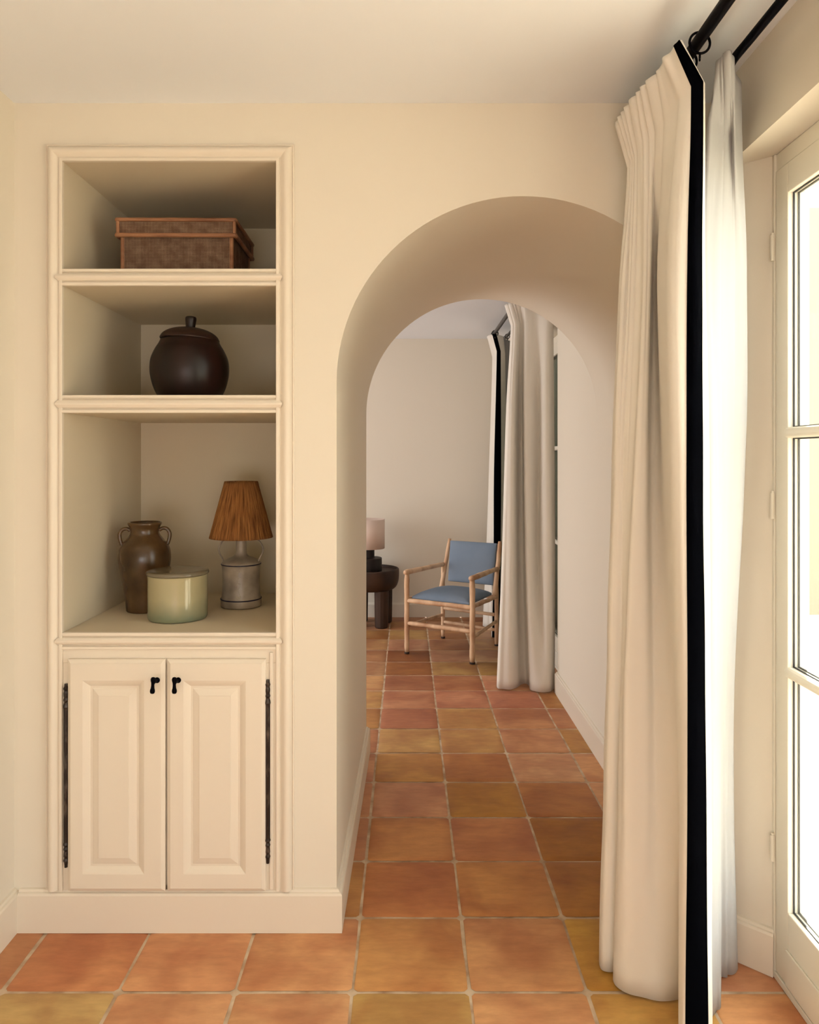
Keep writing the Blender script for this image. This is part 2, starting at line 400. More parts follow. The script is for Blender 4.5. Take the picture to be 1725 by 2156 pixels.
# ------------------------------------------------------------------ windows (glazed double doors)
def window(name, y0, y1, label):
    """y0 near the viewer, y1 far; two leaves of three panes"""
    root = thing(name, label, 'window'); root['kind'] = 'structure'
    fz = 2.20
    bm = bmesh.new()
    box(bm, XW-.002, XW+.07, y1-.012, y1+.001, 0, fz+.034); box(bm, XW-.002, XW+.07, y0, y0+.012, 0, fz+.034)
    box(bm, XW+.004, XW+.07, y0, y1, fz-.012, fz+.034); box(bm, XW-.004, XW+.09, y0, y1, 0, .018)
    obj('window_frame', bm, FRAME, root, bevel=.002)
    ym = (y0+y1)/2
    for (a, b, s) in ((y0+.014, ym-.002, 1), (ym+.002, y1-.014, -1)):
        z0, z1 = .020, 2.186; st = .062
        zb, zt = .214, 2.108
        bm = bmesh.new()
        box(bm, XW, XW+.05, a, a+st, z0, z1); box(bm, XW, XW+.05, b-st, b, z0, z1)
        box(bm, XW, XW+.05, a+st, b-st, z0, zb); box(bm, XW, XW+.05, a+st, b-st, zt, z1)
        leaf = obj('casement', bm, FRAME, root, bevel=.0025)
        bm = bmesh.new()
        box(bm, XW-.006, XW, a+st-.002, b-st+.002, z0+.004, .118)
        obj('bottom_board', bm, FRAME, leaf, bevel=.002)
        h = (zt-zb)/3
        for k in (1, 2):
            z = zb+h*k
            bm = bmesh.new()
            pr = [(-.014, 0), (-.014, .010), (-.010, .0155), (-.004, .018), (.004, .018), (.010, .0155), (.014, .010), (.014, 0)]
            sweep(bm, [((XW+.012, a+st-.006, z), (0, 0, 1), (-1, 0, 0)), ((XW+.012, b-st+.006, z), (0, 0, 1), (-1, 0, 0))], pr)
            box(bm, XW+.012, XW+.045, a+st, b-st, z-.014, z+.014)
            obj('glazing_bar', bm, FRAME, leaf)
        for k in range(3):
            za = zb+h*k+(.014 if k else 0); zc = zb+h*(k+1)-(.014 if k < 2 else 0)
            ya = a+st; yc = b-st
            bm = bmesh.new(); box(bm, XW+.018, XW+.019, ya, yc, za, zc); box(bm, XW+.030, XW+.031, ya, yc, za, zc)
            pane = obj('glass_pane', bm, GLASS, leaf)
            bm = bmesh.new()
            for x, t in ((XW+.014, .003), (XW+.027, .0035)):
                for (p, q, r_, s_) in ((ya, ya+t, za, zc), (yc-t, yc, za, zc), (ya+t, yc-t, za, za+t), (ya+t, yc-t, zc-t, zc)):
                    box(bm, x, x+.004, p, q, r_, s_)
            obj('gasket', bm, GASK, pane)
        hy = b if s < 0 else a
        for hz in (1.98, 1.28, .35):
            bm = bmesh.new(); tube(bm, [(XW-.006, hy+.004*-s, hz-.035), (XW-.006, hy+.004*-s, hz+.035)], .0055, 10)
            tube(bm, [(XW-.006, hy+.004*-s, hz+.035), (XW-.006, hy+.004*-s, hz+.041)], .0035, 8)
            obj('hinge', bm, FRAME, leaf, smooth=False)
    return root
window('window_1', WIN[1][0]+.086, WIN[1][1]-.086, 'tall glazed double window door at the right edge of the near room')
window('window_2', WIN[2][0]+.086, WIN[2][1]-.086, 'tall window hidden behind the curtains of the far room')
# the far window is closed outside by boarded shutters
SHUT = mat('grey_green_shutter_paint', lin(120, 124, 108), .6)
sh_ = thing('shutter', 'closed boarded shutters outside the far window', 'shutter', (XW+.12, 5.18, .0))
for a_ in (-1, 1):
    bm = bmesh.new()
    for k in range(5):
        y_ = (-.80 if a_ < 0 else .0)+k*.16; box(bm, 0, .03, y_+.0002, y_+.1598, -.02, 2.25)
    for z_ in (.35, 1.85): box(bm, .03, .05, (-.79 if a_ < 0 else .01), (-.01 if a_ < 0 else .79), z_, z_+.12)
    obj('leaf', bm, SHUT, sh_)
window('added_window_3', WIN[0][0]+.086, WIN[0][1]-.086, 'unseen tall window added on the right wall behind the viewer for fill light')  # out of view, added to bring more daylight into the near room

# outside: pale stone terrace
TERR = mat('pale_stone_terrace', lin(226, 212, 190), .8, .2); add_noise_color(TERR, lin(214, 198, 174), lin(234, 222, 202), 2)
bm = bmesh.new(); box(bm, XW+.09, 16, -7, 11, -.12, -.02); struct('floor_terrace', bm, TERR, 'pale terrace outside the windows', 'terrace')

PEACH = mat('peach_render', (0.36, 0.30, 0.225), .85, .2); add_bump(PEACH, 5, .3, .01)
bm = bmesh.new(); box(bm, 1.3, 14, 6.6, 6.9, -.02, 3.7); struct('wall_garden', bm, PEACH, 'pale peach garden wall outside the near window', 'wall')

# ------------------------------------------------------------------ built-in cupboard
YM = 2.150     # front plane of its joinery
cup = thing('built_in_cupboard', 'tall cream cupboard built into the wall, three open shelves over two panelled doors', 'cupboard', (-.707, YF, .13))
cup_off = Vector((.707, -YF, -.13))
def part(name, bm, m, parent=None, smooth=False, bevel=0, base=cup_off):
    if parent is None: parent = cup; bmesh.ops.translate(bm, verts=bm.verts[:], vec=base)
    return obj(name, bm, m, parent, smooth, bevel)
ix0, ix1 = -1.0247, -.390; yb = 2.785
Z = [(1.972, 2.292), (1.597, 1.922), (.891, 1.544)]
INT_SHADE = mat('shade_darkened_interior_cream', (0.69, 0.595, 0.445), .6, .3)  # same cream paint, darkened so the recess shade sits in the colour
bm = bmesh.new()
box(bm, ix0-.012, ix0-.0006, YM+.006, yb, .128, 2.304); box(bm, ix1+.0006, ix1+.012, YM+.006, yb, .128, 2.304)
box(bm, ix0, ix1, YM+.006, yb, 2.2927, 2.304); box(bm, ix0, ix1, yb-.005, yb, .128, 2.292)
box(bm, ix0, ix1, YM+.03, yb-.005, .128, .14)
part('carcass', bm, INT_SHADE)
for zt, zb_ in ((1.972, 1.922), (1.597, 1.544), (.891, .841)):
    bm = bmesh.new(); box(bm, ix0, ix1, YM+.008, yb-.005, zb_+.0008, zt-.0006); part('shelf', bm, INT_SHADE)
# moulded surround: profile from outer edge inwards (u), height toward the room (v)
pr = [(0, -.002), (0, .0065), (.0015, .0085), (.0035, .0088), (.0052, .0075), (.0062, .0060)] + cr([(.0075, .0075), (.0105, .0135), (.0155, .0185), (.0215, .0205), (.0275, .0195),
      (.0335, .0160), (.0385, .0120), (.0420, .0105)], 3) + [(.0428, .0112), (.0436, .0152), (.0450, .0162), (.0515, .0164), (.0530, .0156), (.0535, .0140), (.0535, .004)]
ox0, ox1, oz1 = -1.0782, -.3365, 2.3455
bm = bmesh.new()
sweep(bm, [((ox0, YF, .124), (1, 0, 0), (0, -1, 0)), ((ox0, YF, oz1), (1, 0, -1), (0, -1, 0)),
           ((ox1, YF, oz1), (-1, 0, -1), (0, -1, 0)), ((ox1, YF, .124), (-1, 0, 0), (0, -1, 0))], pr)
part('moulded_surround', bm, TRIM)
# rails in front of the shelves
def rail(z0, z1):
    h = z1-z0
    q = [(0, .002), (0, .0150), (.002, .0165), (.0085, .0165), (.010, .009), (.012, .009), (.016, .016), (h/2-.003, .0205), (h/2+.003, .0205), (h-.016, .016), (h-.012, .009),
         (h-.010, .009), (h-.0085, .0165), (h-.002, .0165), (h, .0150), (h, .002)]
    bm = bmesh.new()
    rows = []
    for x, side in ((ix0, 0), (ix1, 1)):
        row = []
        for u, v in q:
            # the ends are cut to a point that dies into the round of the upright
            ext = 0
            if .012 <= u <= h-.012: ext = .022*(1-abs(u-h/2)/(h/2-.012)*.55)
            row.append(bm.verts.new((x+(ext if side else -ext), YF-v-(.0006 if ext else 0), z1-u)))
        rows.append(row)
    for k in range(len(q)-1): bm.faces.new((rows[0][k], rows[1][k], rows[1][k+1], rows[0][k+1]))
    bm.faces.new(rows[0][::-1]); bm.faces.new(rows[1])
    return part('rail', bm, TRIM)
rail(1.922, 1.972); rail(1.544, 1.597); rail(.841, .891)
# face frame behind the doors
bm = bmesh.new()
box(bm, ix0, ix1, YF-.010, YF+.006, .800, .842); box(bm, ix0, -.995, YF-.010, YF+.006, .124, .80); box(bm, -.432, ix1, YF-.010, YF+.006, .124, .80)
box(bm, -.72, -.70, YF-.008, YF+.006, .124, .80); box(bm, -.995, -.432, YF-.008, YF+.006, .124, .14)
part('face_frame', bm, TRIM, bevel=.0015)
bm = bmesh.new(); box(bm, -.4085, -.3985, YF-.0155, YF-.009, .128, .833); part('bead_strip', bm, TRIM, bevel=.002)

# doors
def rect(x0, x1, z0, z1, i, y): return [(x0+i, y, z0+i), (x1-i, y, z0+i), (x1-i, y, z1-i), (x0+i, y, z1-i)]
def door(x0, x1, s):
    z0, z1 = .128, .814; c = (x0 if s < 0 else x1)
    yf = YF-.010; D = Vector((-c, -yf, -z0))
    loops = []
    loops.append(rect(x0, x1, z0, z1, 0, yf)); loops.append(rect(x0, x1, z0, z1, 0, yf-.010)); loops.append(rect(x0, x1, z0, z1, .003, yf-.0125))
    loops.append(rect(x0, x1, z0, z1, .009, yf-.016)); loops.append(rect(x0, x1, z0, z1, .011, yf-.018))
    px0, px1 = (x0+.0465, x1-.060) if s < 0 else (x0+.050, x1-.0575)
    pz0, pz1 = .181, .753
    for i, y in ((0, .018), (.004, .0165), (.010, .0135), (.016, .0095), (.019, .0070), (.0255, .0070), (.028, .0085), (.046, .0135), (.0465, .0155)):
        loops.append(rect(px0, px1, pz0, pz1, i, yf-y))
    bm = bmesh.new()
    R_ = [[bm.verts.new(Vector(p)+D) for p in l] for l in loops]
    for a, b in zip(R_, R_[1:]):
        for k in range(4): bm.faces.new((a[k], a[(k+1) % 4], b[(k+1) % 4], b[k]))
    bm.faces.new(R_[0][::-1]); bm.faces.new(R_[-1])
    d = obj('door', bm, TRIM, cup); d.location = -D + cup_off
    d['label'] = 'left raised panel door of the cupboard' if s < 0 else 'right raised panel door of the cupboard'
    # latch handle: rose, stem, dumb-bell turn piece
    kx = (331-CX)*2.132/F if s < 0 else (375.5-CX)*2.132/F
    kz = H-(1432-CY)*2.132/F
    bm = bmesh.new(); K_ = Vector((kx, yf-.018, kz))+D
    M = Matrix.Translation(K_) @ Matrix.Rotation(PI/2, 4, 'X')
    r = lathe(bm, [(.0085, -.001), (.0085, .002), (.0075, .0035), (.005, .005), (.0035, .012), (.0035, .028), (.0045, .034)], 20)
    bmesh.ops.transform(bm, matrix=M, verts=bm.verts[:])
    b2 = len(bm.verts)
    q = [(.001, .020), (.0045, .0185), (.0065, .014), (.0062, .009), (.0046, .003), (.0042, -.004), (.0048, -.012), (.0064, -.018), (.0066, -.023), (.005, -.0275), (.001, -.029)]
    lathe(bm, q, 20, (0, 0, 0)); bm.verts.ensure_lookup_table()
    tilt = .06 if s < 0 else 0.0
    MM = Matrix.Translation(K_+Vector((0, -.036, 0))) @ Matrix.Rotation(tilt, 4, 'Y') @ Matrix.Diagonal((1.12, .75, 1, 1))
    bmesh.ops.transform(bm, matrix=MM, verts=bm.verts[b2:])
    obj('latch_handle', bm, BLACKM, d, smooth=True)['label'] = 'small black iron latch handle'
    return d
door(-1.005, -.7165, -1); door(-.7105, -.4190, 1)
# long dark hinges
for x, za, zb_ in ((-1.0125, .196, .740), (-.4135, .208, .752)):
    bm = bmesh.new()
    zs = []; rs = []
    n = 80
    for i in range(n+1):
        z = za+(zb_-za)*i/n; e = min(i, n-i)/n
        r_ = .0062
        if e < .13: r_ = .0058+.0012*math.sin(i*2.6)
        if e < .015: r_ = .004
        if abs(e-.13) < .007: r_ = .0075
        zs.append((x, YF-.0165, z)); rs.append(r_*1.15)
    tube(bm, zs, rs, 12)
    box(bm, x-.0065, x+.0065, YF-.0125, YF-.008, za+.01, zb_-.01)
    part('hinge', bm, HINGE)['label'] = 'long dark worn metal hinge'

# ------------------------------------------------------------------ box on the top shelf
WV = mat('coarse_brown_weave', lin(90, 62, 44), .9, .1)
uv = nd(WV, 'ShaderNodeUVMap'); sx = nd(WV, 'ShaderNodeSeparateXYZ')
nz = nd(WV, 'ShaderNodeTexNoise'); nz.inputs['Scale'].default_value = 60; nz.inputs['Detail'].default_value = 3
ln(WV, uv.outputs[0], nz.inputs['Vector'])
mxv = nd(WV, 'ShaderNodeMix', data_type='VECTOR'); 
ad = nd(WV, 'ShaderNodeVectorMath', operation='MULTIPLY_ADD'); ln(WV, nz.outputs['Color'], ad.inputs[0]); ad.inputs[1].default_value = (.0012, .0012, 0)
ln(WV, uv.outputs[0], ad.inputs[2]); ln(WV, ad.outputs[0], sx.inputs[0])
def stripes(out):
    a = nd(WV, 'ShaderNodeMath', operation='DIVIDE'); ln(WV, out, a.inputs[0]); a.inputs[1].default_value = .0046
    f = nd(WV, 'ShaderNodeMath', operation='FRACT'); ln(WV, a.outputs[0], f.inputs[0])
    g_ = nd(WV, 'ShaderNodeMath', operation='LESS_THAN'); ln(WV, f.outputs[0], g_.inputs[0]); g_.inputs[1].default_value = .27
    return g_
sa = stripes(sx.outputs['X']); sb = stripes(sx.outputs['Y'])
mx_ = nd(WV, 'ShaderNodeMath', operation='MAXIMUM'); ln(WV, sa.outputs[0], mx_.inputs[0]); ln(WV, sb.outputs[0], mx_.inputs[1])
nb = nd(WV, 'ShaderNodeTexNoise'); nb.inputs['Scale'].default_value = 35; ln(WV, uv.outputs[0], nb.inputs['Vector'])
rc = nd(WV, 'ShaderNodeValToRGB'); rc.color_ramp.elements[0].position = .35; rc.color_ramp.elements[1].position = .7
rc.color_ramp.elements[0].color = lin(138, 110, 90); rc.color_ramp.elements[1].color = lin(176, 148, 124); ln(WV, nb.outputs[0], rc.inputs[0])
mc = nd(WV, 'ShaderNodeMix', data_type='RGBA'); ln(WV, mx_.outputs[0], mc.inputs[0]); mc.inputs[6].default_value = lin(66, 42, 34); ln(WV, rc.outputs[0], mc.inputs[7])
ln(WV, mc.outputs[2], bsdf(WV).inputs['Base Color'])
bpw = nd(WV, 'ShaderNodeBump'); bpw.inputs['Strength'].default_value = .8; bpw.inputs['Distance'].default_value = .0015
ln(WV, mx_.outputs[0], bpw.inputs['Height']); ln(WV, bpw.outputs[0], bsdf(WV).inputs['Normal'])
RW = mat('reddish_bamboo_trim', lin(170, 112, 74), .5, .3)
add_noise_color(RW, lin(122, 80, 58), lin(172, 124, 90), 22, 5, (.35, 1, 1), .3, .7); add_bump(RW, 30, .5, .003, (.4, 1, 1))

def uvbox(bm, x0, x1, y0, y1, z0, z1):
    L = bm.loops.layers.uv.verify(); n0 = len(bm.faces)
    v = box(bm, x0, x1, y0, y1, z0, z1); bm.faces.ensure_lookup_table()
    for f in bm.faces[n0:]:
        f.normal_update(); n = f.normal
        for l in f.loops:
            c = l.vert.co
            l[L].uv = (c.y, c.z) if abs(n.x) > .5 else ((c.x, c.z) if abs(n.y) > .5 else (c.x, c.y))
bw, bd, bh, lh = .352, .255, .198, .060
bx = thing('lidded_box', 'low rectangular woven box with lid and reddish wood edging on the top shelf', 'box', (-.733, 2.30, 1.9725), .012)
bm = bmesh.new(); uvbox(bm, -bw/2, bw/2, 0, bd, .004, bh-.012); body = obj('woven_body', bm, WV, bx)
def wobtube(bm, a, b, r, seed, flat=1.0):
    n = 24; pts = line(a, b, n)
    tube(bm, pts, [r*(1+.10*noise.noise(Vector((i*.5, seed, 0)))) for i in range(n+1)], 8)
bm = bmesh.new()
for sx_ in (-1, 1):
    for yy in (.002, bd-.002): wobtube(bm, (sx_*(bw/2-.003), yy, 0), (sx_*(bw/2-.003), yy, bh-.05), .0068, sx_+yy)
for yy in (.0, bd): wobtube(bm, (-bw/2, yy, .005), (bw/2, yy, .005), .005, yy+2)
for xx in (-bw/2, bw/2): wobtube(bm, (xx, 0, .005), (xx, bd, .005), .005, xx)
obj('corner_edging', bm, RW, bx, smooth=True)
lw, ld = .374, .279
bm = bmesh.new(); uvbox(bm, -lw/2+.003, lw/2-.003, -.009, ld-.015, bh-lh+.006, bh-.002); lid = obj('lid', bm, WV, bx)
bm = bmesh.new()
for zz, r in ((bh-.005, .0065), (bh-lh+.006, .0072)):
    for yy in (-.010, ld-.014): wobtube(bm, (-lw/2-.002, yy, zz), (lw/2+.002, yy, zz), r, yy+zz)
    for xx in (-lw/2, lw/2): wobtube(bm, (xx, -.010, zz), (xx, ld-.014, zz), r, xx+zz)
for sx_ in (-1, 1):
    for yy in (-.008, ld-.016): wobtube(bm, (sx_*(lw/2-.003), yy, bh-lh), (sx_*(lw/2-.003), yy, bh), .006, sx_)
obj('lid_edging', bm, RW, lid, smooth=True)

# ------------------------------------------------------------------ dark wooden pot
DW = mat('dark_polished_wood', lin(48, 20, 12), .36, .35)
add_noise_color(DW, lin(15, 6, 4), lin(36, 13, 8), 5, 2, (3, 3, .4), .3, .8)
pot = thing('lidded_pot', 'round dark brown wooden pot with domed lid and stub knob on the middle shelf', 'pot', (-.710, 2.36, 1.5972))
prof = cr([(.085, 0), (.0985, .012), (.113, .04), (.1225, .075), (.1250, .105), (.1215, .135), (.110, .163), (.098, .183), (.092, .196)], 6)
bm = bmesh.new(); lathe(bm, prof, 72); obj('pot_body', bm, DW, pot, smooth=True)
bm = bmesh.new()
lp = [(.086, .1965), (.0935, .1965), (.0945, .200)] + cr([(.0945, .200), (.087, .213), (.071, .2245), (.050, .2325), (.028, .237), (.004, .2385)], 5)[1:]
lathe(bm, lp, 72)
lid = obj('lid', bm, mat('dark_worn_wood_lid', lin(40, 21, 12), .45, .4), pot, smooth=True); lid.rotation_euler = (0, .05, 0); lid.location = (-.010, 0, .0005)
bm = bmesh.new(); lathe(bm, cr([(.0145, .232), (.0150, .240), (.0165, .254), (.0178, .265), (.0165, .272), (.011, .275), (.002, .2755)], 4), 32)
obj('knob', bm, DW, lid, smooth=True)

# ------------------------------------------------------------------ things on the lower shelf
ZS3 = .8915
VG = mat('mottled_brown_glaze', lin(84, 52, 28), .24, .5)
add_noise_color(VG, lin(52, 36, 18), lin(104, 76, 46), 9, 7, (1, 1, .8), .32, .72); add_bump(VG, 40, .3, .0015)
vase = thing('two_handled_jar', 'tall brown glazed stoneware jar with two small handles at its neck', 'vase', (-.8935, 2.46, ZS3), .22)
vp = [(.052, 0), (.058, .001), (.0605, .008), (.063, .04), (.069, .08), (.0765, .12), (.083, .155), (.0855, .180), (.083, .205), (.073, .228),
      (.058, .246), (.0485, .259), (.0468, .268), (.0475, .278), (.052, .288), (.0555, .2945), (.0545, .300), (.050, .3005), (.046, .290), (.043, .27)]
bm = bmesh.new(); rings = lathe(bm, cr(vp, 4), 64, cap=False)
bm.faces.new(rings[0][::-1]); bm.faces.new(rings[-1])
obj('jar_body', bm, VG, vase, smooth=True)
for s in (-1, 1):
    bm = bmesh.new()
    tube(bm, cr([(s*.047, 0, .272), (s*.058, 0, .279), (s*.072, 0, .276), (s*.0805, 0, .262), (s*.0795, 0, .243), (s*.0735, 0, .224)], 6), .0062, 10)
    obj('handle', bm, VG, vase, smooth=True)

CG = mat('celadon_glaze', lin(176, 170, 128), .10, .6)
tcn = nd(CG, 'ShaderNodeTexCoord'); sxx = nd(CG, 'ShaderNodeSeparateXYZ'); ln(CG, tcn.outputs['Object'], sxx.inputs[0])
nn_ = nd(CG, 'ShaderNodeTexNoise'); nn_.inputs['Scale'].default_value = 14; ln(CG, tcn.outputs['Object'], nn_.inputs['Vector'])
ma = nd(CG, 'ShaderNodeMath', operation='MULTIPLY_ADD'); ln(CG, nn_.outputs[0], ma.inputs[0]); ma.inputs[1].default_value = .05; ln(CG, sxx.outputs['Z'], ma.inputs[2])
mr = nd(CG, 'ShaderNodeValToRGB'); mr.color_ramp.elements[0].position = .035; mr.color_ramp.elements[1].position = .095
mr.color_ramp.elements[0].color = lin(126, 130, 104); mr.color_ramp.elements[1].color = lin(170, 160, 124)
ln(CG, ma.outputs[0], mr.inputs[0]); ln(CG, mr.outputs[0], bsdf(CG).inputs['Base Color'])
CL = mat('grey_green_glaze_lid', lin(116, 106, 86), .14, .6)
can = thing('lidded_canister', 'wide pale green glazed canister with flat grey green lid in front of the brown jar', 'canister', (-.746, 2.350, ZS3))
bm = bmesh.new(); lathe(bm, [(.088, 0), (.0915, .001), (.0935, .005), (.0940, .012), (.0938, .06), (.0936, .128), (.0946, .138), (.0952, .1415), (.090, .1420)], 80)
obj('canister_body', bm, CG, can, smooth=False)
bm = bmesh.new(); lathe(bm, [(.088, .1421), (.0962, .1426), (.0985, .1450), (.0985, .1490), (.0968, .1528), (.092, .1548), (.075, .1562), (.04, .1576), (.002, .158)], 80)
lid = obj('lid', bm, CL, can, smooth=True)
for f in can.children[0].data.polygons: f.use_smooth = True
m_ = can.children[0].modifiers.new('b', 'EDGE_SPLIT'); m_.split_angle = .7

# grey pottery lamp with fibre shade
LG = mat('grey_salt_glaze', lin(142, 128, 112), .35, .5)
add_noise_color(LG, lin(132, 121, 108), lin(178, 162, 142), 16, 5, (1, 1, 1), .35, .7); add_bump(LG, 40, .3, .0015)
LB = mat('cobalt_line', lin(24, 20, 46), .4)
lamp = thing('table_lamp', 'small lamp with orange brown fibre shade on a grey handled stoneware jug', 'lamp', (-.5825, 2.535, ZS3))
bm = bmesh.new()
bp_ = [(.064, 0), (.0685, .0015), (.0700, .006), (.0700, .022), (.0690, .027), (.0672, .032), (.0652, .05), (.0640, .085), (.0642, .115), (.0652, .135), (.0672, .146), (.0668, .152),
       (.060, .159), (.046, .1665), (.032, .172), (.024, .177), (.0200, .184), (.0185, .195), (.0180, .215), (.0180, .240), (.017, .252), (.012, .256)]
lathe(bm, cr(bp_, 3), 64); obj('jug_body', bm, LG, lamp, smooth=True)
for r_, z_ in ((.0695, .0275), (.0674, .148)):
    bm = bmesh.new(); tube(bm, [(r_*math.cos(2*PI*i/64), r_*math.sin(2*PI*i/64), z_) for i in range(64)], .0021, 8, closed=True)
    obj('painted_line', bm, LB, lamp, smooth=True)['label'] = 'thin dark blue line'
for s in (-1, 1):
    bm = bmesh.new()
    tube(bm, cr([(s*.0165, -.002, .237), (s*.030, -.003, .2385), (s*.050, -.003, .236), (s*.066, -.003, .226), (s*.0765, -.003, .205), (s*.0755, -.003, .186), (s*.066, -.003, .168), (s*.0605, -.003, .156)], 6), .0027, 8)
    obj('handle', bm, LG, lamp, smooth=True)
# thin scratched flourish down the front
bm = bmesh.new(); pts = []
fa = -PI/2+.10
for i in range(90):
    t_ = i/89; z_ = .045+.092*t_; off = .0045*math.sin(t_*21)+.002*math.sin(t_*47+1)
    z_ += .004*math.cos(t_*30)
    rr_ = .0655 if z_ < .06 or z_ > .125 else .0647
    a_ = fa+off/.065; pts.append((rr_*math.cos(a_), rr_*math.sin(a_), z_))
tube(bm, pts, .0007, 6)
lf = cr([(0, .036), (.005, .041), (.0065, .046), (0, .041), (-.0065, .046), (-.005, .041), (0, .036)], 5)
tube(bm, [(.0672*math.cos(fa+a_/.066), .0672*math.sin(fa+a_/.066), z_) for a_, z_ in lf], .0009, 6)
obj('scratched_flourish', bm, mat('pale_scratched_line', lin(190, 176, 152), .5), lamp)
ST = mat('orange_brown_fibre', lin(152, 88, 38), .75, .25)
t = nd(ST, 'ShaderNodeUVMap'); mp = nd(ST, 'ShaderNodeMapping'); mp.inputs['Scale'].default_value = (160, 2.2, 1); n = nd(ST, 'ShaderNodeTexNoise'); n.inputs['Scale'].default_value = 1
n.inputs['Detail'].default_value = 5; r = nd(ST, 'ShaderNodeValToRGB'); r.color_ramp.elements[0].position = .35; r.color_ramp.elements[1].position = .65
r.color_ramp.elements[0].color = lin(98, 58, 24); r.color_ramp.elements[1].color = lin(172, 118, 66)
ln(ST, t.outputs[0], mp.inputs[0]); ln(ST, mp.outputs[0], n.inputs['Vector']); ln(ST, n.outputs[0], r.inputs[0]); ln(ST, r.outputs[0], bsdf(ST).inputs['Base Color'])
bm = bmesh.new(); L_ = bm.loops.layers.uv.verify(); seg = 520; lev = 22
rings = []
zb_, zt_, rb, rt = .2400, .4370, .1090, .0565
for k in range(lev+1):
    tt = k/lev; ring = []
    for i in range(seg):
        a = 2*PI*i/seg
        wv_ = .0011*math.sin(i*2*PI/4+noise.noise(Vector((i*.15, tt*6, 0)))*2.5)+.0008*noise.noise(Vector((i*.9, tt*9, 2)))
        r_ = rb+(rt-rb)*tt+wv_
        ring.append(bm.verts.new((r_*math.cos(a), r_*math.sin(a), zb_+(zt_-zb_)*tt)))
    rings.append(ring)
for k in range(lev):
    for i in range(seg):
        j = (i+1) % seg
        f = bm.faces.new((rings[k][i], rings[k][j], rings[k+1][j], rings[k+1][i])); f.smooth = True
        for l, (u, v) in zip(f.loops, ((i/seg, k/lev), ((i+1)/seg, k/lev), ((i+1)/seg, (k+1)/lev), (i/seg, (k+1)/lev))): l[L_].uv = (u, v)
me = bpy.data.meshes.new('lamp_shade'); bm.to_mesh(me); bm.free()
sh = link('lamp_shade', me, lamp, ST); sm = sh.modifiers.new('s', 'SOLIDIFY'); sm.thickness = .002
bm = bmesh.new()
for a in range(3): tube(bm, [(0, 0, .262), (.060*math.cos(a*2*PI/3+.5), .060*math.sin(a*2*PI/3+.5), .40)], .0012, 6)
tube(bm, [(0, 0, .25), (0, 0, .29)], .011, 16)
obj('lamp_fitting', bm, GREYM, lamp)

# ------------------------------------------------------------------ curtain rods, rings
def rod(name, x, z, y0, y1, r, label, rings=(), ringr=.0245, finial=False, m=BLACKM, flange=None, bend=None):
    t = thing(name, label, 'curtain rod', (x, y0, z))
    bm = bmesh.new(); tube(bm, [(0, 0, 0), (0, y1-y0, 0)] if not bend else [(0, 0, 0)]+cr([(a-x, b-y0, c-z) for a, b, c in bend], 5), r, 24)
    obj('pole', bm, m, t, smooth=False)
    for p in t.children: 
        for f in p.data.polygons: f.use_smooth = len(f.vertices) == 4
    # bracket up to the ceiling at the near end, and a flange on the wall where the pole meets one
    bm = bmesh.new(); yy = .12
    tube(bm, [(0, yy, ZC-z), (0, yy, 0)], r*.6, 12); lathe(bm, [(.022, ZC-z-.006), (.022, ZC-z)], 20, (0, yy, 0))
    obj('bracket', bm, m, t)
    if flange is not None:
        bm = bmesh.new(); tube(bm, [(0, flange-y0-.008, 0), (0, flange-y0, 0)], r*1.9, 24); obj('flange', bm, m, t)
    if finial:
        bm = bmesh.new(); yy = y1-y0
        tube(bm, [(0, yy, 0), (0, yy+.008, 0), (0, yy+.015, 0), (0, yy+.035, 0), (0, yy+.042, 0)], [r, r*1.3, r*1.6, r*1.6, r], 16); obj('finial', bm, m, t)
    for y in rings:
        bm = bmesh.new(); yy = y-y0
        tube(bm, [(ringr*math.cos(2*PI*i/40), yy+.002*math.cos(2*PI*i/40), -ringr+r+.0032+ringr*math.sin(2*PI*i/40)) for i in range(40)], .0030, 10, closed=True)
        zc = -2*ringr+r+.0032-.008
        tube(bm, [(.008*math.cos(2*PI*i/20)*.3, yy+.008*math.cos(2*PI*i/20)*.9, zc+.008*math.sin(2*PI*i/20)) for i in range(20)], .0022, 8, closed=True)
        obj('ring', bm, m, t, smooth=True)
    return t
ZR = 2.384
rod('curtain_rod', .682, ZR, .1, YF-.004, .0142, 'thick black curtain rod under the ceiling, the one farther from the window', rings=[1.683, 1.76, 1.84, 1.91, 1.97, 2.03, 2.08], flange=YF)
rod('curtain_rod', .798, ZR, .1, 2.01, .0108, 'thinner black curtain rod next to the near window', bend=[(.798, 1.70, ZR), (.798, 1.76, ZR), (.802, 1.80, 2.380), (.812, 1.85, 2.368), (.832, 1.90, 2.352), (.865, 1.955, 2.345), (.904, 2.01, 2.345)])
rod('curtain_rod', .682, ZR, 3.6, 5.66, .0142, 'dark curtain rod in the far room beyond the arch', rings=[4.50, 4.56, 4.62, 5.60, 5.63], finial=True, m=GREYM)
rod('curtain_rod', .798, ZR, 3.6, 6.1, .0108, 'second dark rod in the far room, close to its window', rings=[5.75, 5.85, 5.95], ringr=.018, m=GREYM)

